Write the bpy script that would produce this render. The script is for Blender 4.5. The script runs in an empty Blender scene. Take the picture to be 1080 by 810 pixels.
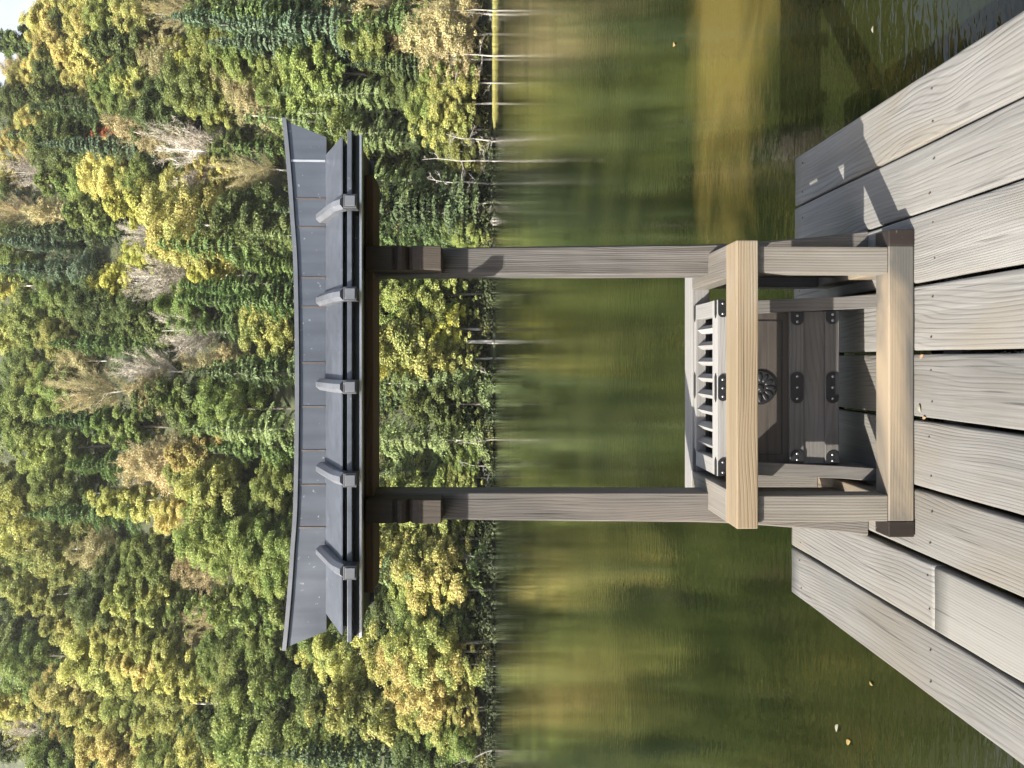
import bpy, bmesh, math, random
import numpy as np
from mathutils import Vector, Matrix, noise as mnoise

S = bpy.context.scene
COL = S.collection
R = math.radians
random.seed(7)

# ------------------------------------------------------------------ helpers
def nodes(name):
    m = bpy.data.materials.new(name)
    m.use_nodes = True
    nt = m.node_tree
    nt.nodes.clear()
    return m, nt, nt.nodes, nt.links

def N(nt, kind, **kw):
    n = nt.nodes.new(kind)
    for k, v in kw.items():
        if k.startswith('i_'):
            n.inputs[k[2:].replace('_', ' ')].default_value = v
        else:
            setattr(n, k, v)
    return n

def ramp(nt, stops, interp='LINEAR'):
    n = nt.nodes.new('ShaderNodeValToRGB')
    cr = n.color_ramp
    cr.interpolation = interp
    while len(cr.elements) < len(stops):
        cr.elements.new(0.5)
    for e, (p, c) in zip(cr.elements, stops):
        e.position = p
        e.color = (c[0], c[1], c[2], 1) if not isinstance(c, float) else (c, c, c, 1)
    return n

def math_n(nt, op, a, b=None, clamp=False):
    n = nt.nodes.new('ShaderNodeMath')
    n.operation = op
    n.use_clamp = clamp
    for i, v in enumerate((a, b)):
        if v is None:
            continue
        if isinstance(v, (int, float)):
            n.inputs[i].default_value = v
        else:
            nt.links.new(v, n.inputs[i])
    return n.outputs[0]

def mix_c(nt, fac, a, b, blend='MIX'):
    n = nt.nodes.new('ShaderNodeMix')
    n.data_type = 'RGBA'
    n.blend_type = blend
    for sock, v in ((n.inputs[0], fac), (n.inputs[6], a), (n.inputs[7], b)):
        if isinstance(v, (int, float)):
            sock.default_value = v
        elif isinstance(v, tuple):
            sock.default_value = (*v, 1) if len(v) == 3 else v
        else:
            nt.links.new(v, sock)
    return n.outputs[2]

def wood(name, axis, light, dark, rings=9.0, bump=0.35, contrast=1.0, rough=0.72, stain=None, stain_amt=0.5, fine=1.0, freq=560.0, ringw=0.30):
    """weathered timber with the grain along the given axis (object space)"""
    m, nt, nd, lk = nodes(name)
    tc = N(nt, 'ShaderNodeTexCoord')
    oi = N(nt, 'ShaderNodeObjectInfo')
    off = N(nt, 'ShaderNodeVectorMath', operation='SCALE')
    cmb = N(nt, 'ShaderNodeCombineXYZ')
    lk.new(oi.outputs['Random'], cmb.inputs[0])
    lk.new(math_n(nt, 'MULTIPLY', oi.outputs['Random'], 3.7), cmb.inputs[1])
    lk.new(math_n(nt, 'MULTIPLY', oi.outputs['Random'], 7.1), cmb.inputs[2])
    lk.new(cmb.outputs[0], off.inputs[0]); off.inputs['Scale'].default_value = 11.0
    add = N(nt, 'ShaderNodeVectorMath', operation='ADD')
    lk.new(tc.outputs['Object'], add.inputs[0]); lk.new(off.outputs[0], add.inputs[1])
    P = add.outputs[0]
    def mapped(along, across):
        mp = N(nt, 'ShaderNodeMapping')
        s = [across] * 3
        s['XYZ'.index(axis)] = along
        mp.inputs['Scale'].default_value = s
        lk.new(P, mp.inputs[0])
        return mp.outputs[0]
    def nz(vec, scale, detail=4, dist=0.0, rough_=0.55):
        n = N(nt, 'ShaderNodeTexNoise')
        n.inputs['Scale'].default_value = scale
        n.inputs['Detail'].default_value = detail
        n.inputs['Distortion'].default_value = dist
        n.inputs['Roughness'].default_value = rough_
        lk.new(vec, n.inputs['Vector'])
        return n.outputs['Fac']
    warp = nz(mapped(0.75, 3.0), 1.0, 2.0, 0.3)            # slow field that bends the year rings
    sx = N(nt, 'ShaderNodeSeparateXYZ'); lk.new(P, sx.inputs[0])
    ax = [a for a in 'XYZ' if a != axis]
    rg = math_n(nt, 'ADD', math_n(nt, 'MULTIPLY', sx.outputs[ax[0]], freq), math_n(nt, 'MULTIPLY', sx.outputs[ax[1]], freq * .6))
    rg = math_n(nt, 'MULTIPLY', rg, math_n(nt, 'ADD', 0.55, math_n(nt, 'MULTIPLY', math_n(nt, 'FRACT', math_n(nt, 'MULTIPLY', oi.outputs['Random'], 7.7)), 0.8)))
    rg = math_n(nt, 'ADD', rg, math_n(nt, 'MULTIPLY', warp, rings * 14.0))
    sn = math_n(nt, 'SINE', rg)
    sn = math_n(nt, 'MULTIPLY_ADD', sn, 0.5); nd[-1].inputs[2].default_value = 0.5
    ringv = math_n(nt, 'SUBTRACT', 1.0, math_n(nt, 'POWER', sn, 3.5))
    rmask = ramp(nt, [(0.36, 0.25), (0.62, 1.0)]); lk.new(nz(mapped(0.9, 5.0), 1.0, 3, 0.4), rmask.inputs[0])
    ringv = math_n(nt, 'SUBTRACT', 1.0, math_n(nt, 'MULTIPLY', math_n(nt, 'SUBTRACT', 1.0, ringv), rmask.outputs[0]))
    fibre = nz(mapped(2.0, 150 * fine), 1.0, 3, 0.0, 0.65)
    fibre2 = nz(mapped(0.8, 38 * fine), 1.0, 3, 0.2, 0.6)
    blot = nz(mapped(1.2, 3.0), 1.3, 4, 0.3)
    spots = nz(mapped(9, 22), 1.0, 2, 0.0)
    v = math_n(nt, 'ADD', math_n(nt, 'MULTIPLY', ringv, ringw), math_n(nt, 'MULTIPLY', fibre, 0.45))
    v = math_n(nt, 'ADD', v, math_n(nt, 'MULTIPLY', fibre2, 0.40))
    v = math_n(nt, 'ADD', v, math_n(nt, 'MULTIPLY', blot, 0.35))
    v = math_n(nt, 'SUBTRACT', v, 0.33)
    c0 = 0.5 - 0.34 / max(contrast, .1)
    c1 = 0.5 + 0.34 / max(contrast, .1)
    rp = ramp(nt, [(max(0, c0), dark), (0.5, tuple((a + b) / 2 for a, b in zip(dark, light))), (min(1, c1), light)])
    lk.new(v, rp.inputs[0])
    col = rp.outputs[0]
    if stain:
        sf = ramp(nt, [(0.48, 0.0), (0.66, 1.0)])
        lk.new(nz(mapped(0.7, 1.8), 1.7, 5, 0.6), sf.inputs[0])
        col = mix_c(nt, math_n(nt, 'MULTIPLY', sf.outputs[0], stain_amt), col, stain)
    # small knots and checks
    vo = N(nt, 'ShaderNodeTexVoronoi'); vo.inputs['Scale'].default_value = 1.0
    vo.inputs['Randomness'].default_value = 1.0
    lk.new(mapped(1.5, 4.6), vo.inputs['Vector'])
    kn = ramp(nt, [(0.0, 1.0), (0.055, 0.8), (0.085, 0.0)])
    lk.new(vo.outputs['Distance'], kn.inputs[0])
    ck = ramp(nt, [(0.66, 0.0), (0.72, 1.0)])
    lk.new(nz(mapped(1.6, 60), 1.0, 2, 0.0), ck.inputs[0])
    dk = math_n(nt, 'MAXIMUM', math_n(nt, 'MULTIPLY', kn.outputs[0], 0.38), math_n(nt, 'MULTIPLY', ck.outputs[0], 0.55))
    col = mix_c(nt, dk, col, tuple(c * 0.35 for c in dark))
    hv = N(nt, 'ShaderNodeHueSaturation')
    lk.new(col, hv.inputs['Color'])
    lk.new(math_n(nt, 'MULTIPLY_ADD', oi.outputs['Random'], 0.30), hv.inputs['Value']); nd[-1].inputs[2].default_value = 0.82
    b = N(nt, 'ShaderNodeBsdfPrincipled')
    lk.new(hv.outputs[0], b.inputs['Base Color'])
    b.inputs['Roughness'].default_value = rough
    h = math_n(nt, 'ADD', math_n(nt, 'MULTIPLY', ringv, 0.5), math_n(nt, 'MULTIPLY', fibre, 0.6))
    h = math_n(nt, 'ADD', h, math_n(nt, 'MULTIPLY', fibre2, 0.5))
    h = math_n(nt, 'SUBTRACT', h, math_n(nt, 'MULTIPLY', dk, 1.2))
    bp = N(nt, 'ShaderNodeBump'); bp.inputs['Strength'].default_value = bump; bp.inputs['Distance'].default_value = 0.004
    lk.new(h, bp.inputs['Height']); lk.new(bp.outputs[0], b.inputs['Normal'])
    o = N(nt, 'ShaderNodeOutputMaterial'); lk.new(b.outputs[0], o.inputs[0])
    return m

def metal(name, col, rough=0.42, metallic=0.7, streak=0.35, axis='Z'):
    m, nt, nd, lk = nodes(name)
    tc = N(nt, 'ShaderNodeTexCoord')
    mp = N(nt, 'ShaderNodeMapping')
    s = [14.0] * 3; s['XYZ'.index(axis)] = 1.2
    mp.inputs['Scale'].default_value = s
    lk.new(tc.outputs['Object'], mp.inputs[0])
    n1 = N(nt, 'ShaderNodeTexNoise'); n1.inputs['Scale'].default_value = 1.6; n1.inputs['Detail'].default_value = 5
    lk.new(mp.outputs[0], n1.inputs['Vector'])
    n2 = N(nt, 'ShaderNodeTexNoise'); n2.inputs['Scale'].default_value = 3.2; n2.inputs['Detail'].default_value = 6
    lk.new(tc.outputs['Object'], n2.inputs['Vector'])
    n3 = N(nt, 'ShaderNodeTexNoise'); n3.inputs['Scale'].default_value = 55; n3.inputs['Detail'].default_value = 2
    lk.new(tc.outputs['Object'], n3.inputs['Vector'])
    r1 = ramp(nt, [(0.35, tuple(c * (1 - streak) for c in col)), (0.62, col), (0.78, tuple(min(1, c * (1 + streak * 1.3)) for c in col))])
    lk.new(math_n(nt, 'ADD', math_n(nt, 'MULTIPLY', n1.outputs[0], 0.5), math_n(nt, 'MULTIPLY', n2.outputs[0], 0.5)), r1.inputs[0])
    sp = ramp(nt, [(0.70, 0.0), (0.76, 1.0)])
    lk.new(n3.outputs[0], sp.inputs[0])
    c = mix_c(nt, math_n(nt, 'MULTIPLY', sp.outputs[0], 0.35), r1.outputs[0], (0.45, 0.46, 0.47))
    b = N(nt, 'ShaderNodeBsdfPrincipled')
    lk.new(c, b.inputs['Base Color'])
    b.inputs['Metallic'].default_value = metallic
    rr = math_n(nt, 'MULTIPLY_ADD', n2.outputs[0], 0.3); nd[-1].inputs[2].default_value = rough - 0.15
    lk.new(rr, b.inputs['Roughness'])
    bp = N(nt, 'ShaderNodeBump'); bp.inputs['Strength'].default_value = 0.25; bp.inputs['Distance'].default_value = 0.004
    lk.new(n2.outputs[0], bp.inputs['Height']); lk.new(bp.outputs[0], b.inputs['Normal'])
    o = N(nt, 'ShaderNodeOutputMaterial'); lk.new(b.outputs[0], o.inputs[0])
    return m

def plain(name, col, rough=0.7, metallic=0.0, var=0.25, scale=20):
    m, nt, nd, lk = nodes(name)
    tc = N(nt, 'ShaderNodeTexCoord')
    n1 = N(nt, 'ShaderNodeTexNoise'); n1.inputs['Scale'].default_value = scale; n1.inputs['Detail'].default_value = 5
    lk.new(tc.outputs['Object'], n1.inputs['Vector'])
    r1 = ramp(nt, [(0.3, tuple(c * (1 - var) for c in col)), (0.7, tuple(min(1, c * (1 + var)) for c in col))])
    lk.new(n1.outputs[0], r1.inputs[0])
    b = N(nt, 'ShaderNodeBsdfPrincipled'); lk.new(r1.outputs[0], b.inputs['Base Color'])
    b.inputs['Roughness'].default_value = rough; b.inputs['Metallic'].default_value = metallic
    bp = N(nt, 'ShaderNodeBump'); bp.inputs['Strength'].default_value = 0.3; bp.inputs['Distance'].default_value = 0.01
    lk.new(n1.outputs[0], bp.inputs['Height']); lk.new(bp.outputs[0], b.inputs['Normal'])
    o = N(nt, 'ShaderNodeOutputMaterial'); lk.new(b.outputs[0], o.inputs[0])
    return m

def leaf_mat(name, colA, colB, mix_scale=0.22, hue=0.02, val=0.6, trans=0.3, mid=0.5):
    """foliage: two leaf colours in clumps, each leaf and each tree a little different"""
    m, nt, nd, lk = nodes(name)
    tc = N(nt, 'ShaderNodeTexCoord'); oi = N(nt, 'ShaderNodeObjectInfo'); ge = N(nt, 'ShaderNodeNewGeometry')
    addv = N(nt, 'ShaderNodeVectorMath', operation='ADD')
    sc = N(nt, 'ShaderNodeVectorMath', operation='SCALE'); sc.inputs['Scale'].default_value = 0.37
    lk.new(oi.outputs['Location'], sc.inputs[0])
    lk.new(tc.outputs['Object'], addv.inputs[0]); lk.new(sc.outputs[0], addv.inputs[1])
    n1 = N(nt, 'ShaderNodeTexNoise'); n1.inputs['Scale'].default_value = mix_scale; n1.inputs['Detail'].default_value = 3
    lk.new(addv.outputs[0], n1.inputs['Vector'])
    f = math_n(nt, 'ADD', n1.outputs[0], math_n(nt, 'MULTIPLY', math_n(nt, 'SUBTRACT', ge.outputs['Random Per Island'], 0.5), 0.22))
    f = math_n(nt, 'ADD', f, math_n(nt, 'MULTIPLY', math_n(nt, 'SUBTRACT', oi.outputs['Random'], 0.5), 0.2))
    rp = ramp(nt, [(mid - 0.12, 0.0), (mid + 0.12, 1.0)]); lk.new(f, rp.inputs[0])
    c = mix_c(nt, rp.outputs[0], colA, colB)
    hv = N(nt, 'ShaderNodeHueSaturation'); lk.new(c, hv.inputs['Color'])
    fr = math_n(nt, 'FRACT', math_n(nt, 'MULTIPLY', oi.outputs['Random'], 17.3))
    hh = math_n(nt, 'MULTIPLY_ADD', fr, hue); nd[-1].inputs[2].default_value = 0.5 - hue / 2
    lk.new(hh, hv.inputs['Hue'])
    vv = math_n(nt, 'MULTIPLY_ADD', ge.outputs['Random Per Island'], val); nd[-1].inputs[2].default_value = 1 - val / 2
    v2 = math_n(nt, 'MULTIPLY_ADD', math_n(nt, 'FRACT', math_n(nt, 'MULTIPLY', oi.outputs['Random'], 5.1)), 0.4); nd[-1].inputs[2].default_value = 0.8
    lk.new(math_n(nt, 'MULTIPLY', vv, v2), hv.inputs['Value'])
    b = N(nt, 'ShaderNodeBsdfPrincipled'); lk.new(hv.outputs[0], b.inputs['Base Color'])
    b.inputs['Roughness'].default_value = 0.6
    b.inputs['Specular IOR Level'].default_value = 0.25
    t = N(nt, 'ShaderNodeBsdfTranslucent'); lk.new(hv.outputs[0], t.inputs['Color'])
    mx = N(nt, 'ShaderNodeMixShader'); mx.inputs[0].default_value = trans
    lk.new(b.outputs[0], mx.inputs[1]); lk.new(t.outputs[0], mx.inputs[2])
    o = N(nt, 'ShaderNodeOutputMaterial'); lk.new(mx.outputs[0], o.inputs[0])
    return m

# ------------------------------------------------------------------ objects
ROOT = {}                                                   # world location of each thing's base
def tag(o, label=None, cat=None, group=None, kind=None):
    if label: o['label'] = label
    if cat: o['category'] = cat
    if group: o['group'] = group
    if kind: o['kind'] = kind
    return o

def thing(name, label, cat, loc=(0, 0, 0), group=None):
    o = bpy.data.objects.new(name, None); COL.objects.link(o)
    o.location = loc; o.empty_display_size = 0.2
    ROOT[o] = Vector(loc)
    return tag(o, label, cat, group)

def obj(name, bm, m, parent=None, label=None, smooth=False, origin=None):
    """bm holds world coordinates; the object hangs under parent"""
    base = ROOT.get(parent, Vector((0, 0, 0))) if parent else Vector(origin or (0, 0, 0))
    bmesh.ops.translate(bm, verts=bm.verts, vec=-base)
    bmesh.ops.recalc_face_normals(bm, faces=bm.faces)
    me = bpy.data.meshes.new(name); bm.to_mesh(me); bm.free()
    if smooth:
        for p in me.polygons: p.use_smooth = True
    me.materials.append(m)
    o = bpy.data.objects.new(name, me); COL.objects.link(o)
    if parent:
        o.parent = parent; ROOT[o] = base
    else:
        o.location = base; ROOT[o] = base
    if label: o['label'] = label
    return o

def box(x0, x1, y0, y1, z0, z1, bev=0.0, seg=2):
    bm = bmesh.new()
    vs = [bm.verts.new((x, y, z)) for z in (z0, z1) for y in (y0, y1) for x in (x0, x1)]
    for f in ((0, 1, 3, 2), (4, 6, 7, 5), (0, 4, 5, 1), (1, 5, 7, 3), (3, 7, 6, 2), (2, 6, 4, 0)):
        bm.faces.new([vs[i] for i in f])
    if bev:
        bmesh.ops.bevel(bm, geom=list(bm.edges), offset=bev, segments=seg, profile=0.5, affect='EDGES')
    return bm

def join(*bms):
    out = bms[0]
    for b in bms[1:]:
        me = bpy.data.meshes.new('t'); b.to_mesh(me); b.free()
        out.from_mesh(me); bpy.data.meshes.remove(me)
    return out

def prism(pts, axis, a, b, bev=0.0):
    """polygon pts (2-D) extruded along an axis from a to b"""
    bm = bmesh.new()
    def V(p, t):
        return {'X': (t, p[0], p[1]), 'Y': (p[0], t, p[1]), 'Z': (p[0], p[1], t)}[axis]
    A = [bm.verts.new(V(p, a)) for p in pts]; B = [bm.verts.new(V(p, b)) for p in pts]
    n = len(pts)
    bm.faces.new(A); bm.faces.new(B[::-1])
    for i in range(n):
        bm.faces.new((A[i], B[i], B[(i + 1) % n], A[(i + 1) % n]))
    bmesh.ops.recalc_face_normals(bm, faces=bm.faces)
    if bev:
        bmesh.ops.bevel(bm, geom=list(bm.edges), offset=bev, segments=1, affect='EDGES')
    return bm

def tube_np(path, radii, sides=6):
    P = [Vector(p) for p in path]
    vs, fs = [], []
    prev = None
    for i, p in enumerate(P):
        d = (P[min(i + 1, len(P) - 1)] - P[max(i - 1, 0)]).normalized()
        if prev is None:
            a = d.orthogonal().normalized()
        else:
            a = (prev - d * prev.dot(d)).normalized()
        prev = a
        b = d.cross(a)
        for k in range(sides):
            t = 2 * math.pi * k / sides
            vs.append(p + (a * math.cos(t) + b * math.sin(t)) * radii[i])
    for i in range(len(P) - 1):
        for k in range(sides):
            k2 = (k + 1) % sides
            fs.append((i * sides + k, i * sides + k2, (i + 1) * sides + k2, (i + 1) * sides + k))
    fs.append(tuple(range(sides))[::-1]); fs.append(tuple(range((len(P) - 1) * sides, len(P) * sides)))
    return [tuple(v) for v in vs], fs

class Geo:
    def __init__(s): s.v = []; s.f = []
    def add(s, v, f):
        o = len(s.v); s.v += list(v); s.f += [tuple(i + o for i in q) for q in f]
    def mesh(s, name):
        me = bpy.data.meshes.new(name); me.from_pydata(s.v, [], s.f); me.update(); return me

def tube(path, radii, sides=8):
    v, f = tube_np(path, radii, sides)
    bm = bmesh.new()
    bv = [bm.verts.new(p) for p in v]
    for q in f: bm.faces.new([bv[i] for i in q])
    return bm

# ------------------------------------------------------------------ camera (the photograph lies on its side: up in the place is left in the picture)
EYE = Vector((0, 0, 1.5))
pitch = math.atan(30 / 811)
FW = Vector((0, math.cos(pitch), -math.sin(pitch)))
RT = Vector((1, 0, 0))
UP = RT.cross(FW)
cam = bpy.data.cameras.new('camera'); camo = bpy.data.objects.new('camera', cam); COL.objects.link(camo)
mx = Matrix.Identity(4)
for i, ax in enumerate((-UP, RT, -FW)):
    for k in range(3): mx[k][i] = ax[k]
mx.translation = EYE
camo.matrix_world = mx
cam.sensor_fit = 'HORIZONTAL'; cam.sensor_width = 36.0
cam.lens = 811 / 1080 * 36
cam.shift_y = -25 / 1080
cam.clip_start = 0.05; cam.clip_end = 4000
S.camera = camo

def ray(px, py):
    return FW * 811 + RT * (380 - py) - UP * (px - 540)
def project(p):
    q = Vector(p) - EYE; k = 811 / q.dot(FW)
    return 540 - k * q.dot(UP), 380 - k * q.dot(RT)

# ------------------------------------------------------------------ light
SUN_EL, SUN_AZ = R(41), R(234)                            # sun behind the viewer, to the world's left
w = bpy.data.worlds.new('World'); S.world = w; w.use_nodes = True
nt = w.node_tree; nt.nodes.clear()
sky = nt.nodes.new('ShaderNodeTexSky'); sky.sky_type = 'NISHITA'; sky.sun_disc = False
sky.sun_elevation = SUN_EL; sky.sun_rotation = SUN_AZ; sky.air_density = 1.0; sky.dust_density = 4.0; sky.ozone_density = 0.6
bg = nt.nodes.new('ShaderNodeBackground'); bg.inputs[1].default_value = 0.115
wo = nt.nodes.new('ShaderNodeOutputWorld')
wtc = nt.nodes.new('ShaderNodeTexCoord')
wmap = nt.nodes.new('ShaderNodeMapping'); wmap.inputs['Scale'].default_value = (1, 1, 2.2); nt.links.new(wtc.outputs['Generated'], wmap.inputs[0])
wnz = nt.nodes.new('ShaderNodeTexNoise'); wnz.inputs['Scale'].default_value = 2.2; wnz.inputs['Detail'].default_value = 6; nt.links.new(wmap.outputs[0], wnz.inputs['Vector'])
wrp = ramp(nt, [(0.32, 0.25), (0.56, 0.92)]); nt.links.new(wnz.outputs[0], wrp.inputs[0])
wsx = nt.nodes.new('ShaderNodeSeparateXYZ'); nt.links.new(wtc.outputs['Generated'], wsx.inputs[0])
wdir = ramp(nt, [(0.40, 0.12), (0.75, 1.0)]); nt.links.new(math_n(nt, 'ADD', math_n(nt, 'MULTIPLY', wsx.outputs['Y'], 0.5), 0.5), wdir.inputs[0])
wfac = math_n(nt, 'MULTIPLY', wrp.outputs[0], wdir.outputs[0])
nt.links.new(mix_c(nt, wfac, sky.outputs[0], (2.9, 3.05, 3.2)), bg.inputs[0])
nt.links.new(bg.outputs[0], wo.inputs[0])
sl = bpy.data.lights.new('sun', 'SUN'); sl.energy = 5.0; sl.angle = R(0.5); sl.color = (1.0, 0.948, 0.845)
so = bpy.data.objects.new('sun', sl); COL.objects.link(so)
ldir = Vector((-math.sin(SUN_AZ) * math.cos(SUN_EL), -math.cos(SUN_AZ) * math.cos(SUN_EL), -math.sin(SUN_EL)))
so.rotation_euler = ldir.to_track_quat('-Z', 'Y').to_euler()
so.location = (-20, -12, 20)
vs_ = S.view_settings
vs_.view_transform = 'Standard'; vs_.look = 'None'; vs_.exposure = 1.72; vs_.gamma = 1.0; vs_.use_curve_mapping = False
S.cycles.max_bounces = 6; S.cycles.diffuse_bounces = 3; S.cycles.glossy_bounces = 3; S.cycles.transmission_bounces = 3
S.cycles.caustics_reflective = False; S.cycles.caustics_refractive = False

# ------------------------------------------------------------------ materials
GREY_L, GREY_D = (0.42, 0.40, 0.37), (0.14, 0.13, 0.12)
M = {}
M['plank'] = wood('plank wood', 'Y', (0.208, 0.203, 0.194), (0.064, 0.062, 0.058), rings=6.0, freq=640.0, ringw=0.17, bump=0.5, contrast=1.0, stain=(0.105, 0.094, 0.076), stain_amt=0.65)
M['plank_new'] = wood('smoother plank wood', 'Y', (0.15, 0.146, 0.136), (0.095, 0.092, 0.084), rings=4, bump=0.3, contrast=0.9)
M['under'] = wood('dark under timber', 'X', (0.10, 0.09, 0.08), (0.04, 0.035, 0.03))
for a in 'XYZ':
    M['rail' + a] = wood('railing wood ' + a, a, (0.21, 0.195, 0.168), (0.085, 0.076, 0.064), rings=3, freq=800.0, ringw=0.07, bump=0.4, contrast=1.35, stain=(0.125, 0.12, 0.112), stain_amt=0.75)
    M['sill' + a] = wood('worn sill wood ' + a, a, (0.082, 0.079, 0.072), (0.042, 0.040, 0.036), freq=900.0, ringw=0.12, rings=2, bump=0.25, contrast=0.7, stain=(0.26, 0.20, 0.13), stain_amt=0.6)
    M['box' + a] = wood('dark box wood ' + a, a, (0.12, 0.113, 0.106), (0.05, 0.046, 0.042), freq=500.0, ringw=0.22, rings=6, bump=0.3, contrast=1.0, stain=(0.13, 0.125, 0.12), stain_amt=0.4)
    M['grate' + a] = wood('grey grate wood ' + a, a, (0.26, 0.256, 0.25), (0.11, 0.106, 0.102), freq=800.0, ringw=0.15, rings=4, bump=0.3, contrast=0.9)
M['post'] = wood('gate post wood', 'Z', (0.24, 0.232, 0.22), (0.055, 0.050, 0.046), freq=700.0, ringw=0.08, rings=7, bump=0.5, contrast=1.5, stain=(0.12, 0.103, 0.088), stain_amt=0.7)
M['brown'] = wood('brown beam wood', 'X', (0.13, 0.085, 0.055), (0.045, 0.03, 0.02), rings=5, bump=0.3)
M['brownZ'] = wood('brown bracket wood', 'Z', (0.055, 0.041, 0.030), (0.02, 0.015, 0.011), rings=6, bump=0.3)
M['roof'] = metal('aged roof metal', (0.098, 0.110, 0.133), rough=0.36, metallic=0.45, streak=0.38)
M['roofdark'] = metal('dark roof metal', (0.07, 0.072, 0.08), rough=0.45, metallic=0.5, streak=0.3, axis='X')
M['rib'] = metal('rib metal', (0.15, 0.158, 0.175), rough=0.36, metallic=0.5, streak=0.22)
M['seam'] = plain('seam rust', (0.085, 0.065, 0.055), 0.6, 0.2)
M['seamlight'] = plain('bright seam', (0.36, 0.38, 0.41), 0.45, 0.5, 0.15)
M['flash'] = metal('pale flashing', (0.60, 0.60, 0.60), rough=0.35, metallic=0.8, streak=0.1, axis='X')
M['cap'] = metal('bronze cap metal', (0.045, 0.036, 0.033), rough=0.38, metallic=0.7, streak=0.3)
M['iron'] = metal('black ironwork', (0.018, 0.019, 0.022), rough=0.5, metallic=0.4, streak=0.4)
M['stud'] = metal('stud metal', (0.30, 0.30, 0.31), rough=0.3, metallic=0.9, streak=0.2)
M['nail'] = plain('rusty nail', (0.05, 0.04, 0.035), 0.6, 0.4)

# ------------------------------------------------------------------ pier
def plank_mesh(x0, x1, y0, y1, z1, th=0.05, n=60, seed=0):
    bm = bmesh.new()
    rows = []
    for i in range(n + 1):
        y = y0 + (y1 - y0) * i / n
        ja = mnoise.noise(Vector((seed * 3.1, y * 2.2, 0))) * 0.0028 + mnoise.noise(Vector((seed, y * 14, 5))) * 0.0012
        jb = mnoise.noise(Vector((seed * 5.7, y * 2.2, 9))) * 0.0028 + mnoise.noise(Vector((seed, y * 14, 8))) * 0.0012
        zz = z1 + mnoise.noise(Vector((seed * 1.7, y * 0.6, 3))) * 0.003
        a, b = x0 + ja, x1 + jb
        e = 0.006
        prof = [(a, zz - th), (a, zz - e), (a + e * .35, zz - e * .3), (a + e * 1.6, zz), ((a + b) / 2, zz - 0.0012),
                (b - e * 1.6, zz), (b - e * .35, zz - e * .3), (b, zz - e), (b, zz - th)]
        rows.append([bm.verts.new((px, y, pz)) for px, pz in prof])
    k = len(rows[0])
    for i in range(n):
        for j in range(k):
            bm.faces.new((rows[i][j], rows[i][(j + 1) % k], rows[i + 1][(j + 1) % k], rows[i + 1][j]))
    bm.faces.new(rows[0]); bm.faces.new(rows[-1][::-1])
    return bm

pier = thing('wooden_pier', 'weathered grey plank jetty with dark gaps, carrying the gate and offering box', 'pier', (-0.08, 2.0, 0))
seams = [0.976, 0.737, 0.506, 0.264, 0.027, -0.202, -0.442, -0.674, -0.906, -1.132]
ends = [3.652, 3.660, 3.662, 3.668, 3.672, 3.676, 3.680, 3.690, 3.694]
gaps = [0.004, 0.010, 0.010, 0.012, 0.014, 0.014, 0.016, 0.022, 0.013, 0.004]
pl = []
for i in range(9):
    x1 = seams[i] - gaps[i] / 2; x0 = seams[i + 1] + gaps[i + 1] / 2
    zt = [0, -.002, .001, -.001, .0015, 0, -.0015, .001, -.001][i]
    if i == 7:
        p = obj('plank', plank_mesh(x0, x1, 2.507, ends[i], zt, seed=i), M['plank'], pier, smooth=True)
        q = obj('plank', plank_mesh(x0, x1, -2.4, 2.502, zt + .0005, seed=21), M['plank_new'], pier, 'smoother paler plank ending at a butt joint', smooth=True)
        pl.append((p, x0, x1)); continue
    p = obj('plank', plank_mesh(x0, x1, -2.4, ends[i], zt, seed=i + 1), M['plank'], pier, smooth=True)
    pl.append((p, x0, x1))
for p, x0, x1 in pl:                                        # two nail heads per joist and plank
    for y in (3.58, 2.52 if p is not pl[7][0] else 2.54):
        for fx in (0.24, 0.78):
            c = Vector((x0 + (x1 - x0) * fx + random.uniform(-.015, .015), y + random.uniform(-.02, .02), 0.0015))
            b = bmesh.new(); bmesh.ops.create_cone(b, cap_ends=True, segments=10, radius1=0.0034, radius2=0.003, depth=0.003, matrix=Matrix.Translation(c))
            obj('nail', b, M['nail'], p)
for y in (3.55, 2.5, 1.4, 0.3):
    obj('joist', box(-1.09, 0.93, y - .05, y + .05, -0.17, -0.056, .004), M['under'], pier)
for y in (3.5, 0.9):
    for x in (-0.95, 0.80):
        obj('pile', tube([(x, y, -2.2), (x, y, -0.175)], [0.085, 0.08], 14), M['under'], pier, smooth=True)

# ------------------------------------------------------------------ railing round the box
CX = -0.083
rl = thing('wooden_railing', 'square timber railing with dark capped sill enclosing the offering box', 'railing', (CX, 2.66, 0))
M['honey'] = wood('honey rail wood', 'X', (0.275, 0.215, 0.138), (0.13, 0.098, 0.06), rings=4, freq=800.0, ringw=0.10, bump=0.35, contrast=1.1, stain=(0.20, 0.185, 0.16), stain_amt=0.6)
obj('top_rail', box(CX - .496, CX + .496, 2.607, 2.726, .557, .632, .004), M['honey'], rl, 'honey brown front top rail')
for s in (-1, 1):
    xa, xb = sorted((CX + s * .378, CX + s * .4955))
    obj('top_rail', box(xa, xb, 2.7265, 3.1775, .558, .6315, .004), M['railY'], rl)
obj('top_rail', box(CX - .4945, CX + .4945, 3.178, 3.291, .557, .632, .004), M['grateX'], rl)
for s in (-1, 1):
    xa, xb = sorted((CX + s * .386, CX + s * .478))
    obj('post', box(xa, xb, 2.6275, 2.708, .0915, .5565, .004), M['railZ'], rl)
    xa, xb = sorted((CX + s * .391, CX + s * .485))
    obj('post', box(xa, xb, 3.190, 3.282, .0915, .5565, .004), M['railZ'], rl)
xl, xr = -0.615, 0.455
sill = obj('sill', box(xl + .055, xr - .056, 2.622, 2.712, .003, .092, .004), M['sillX'], rl)
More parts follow.
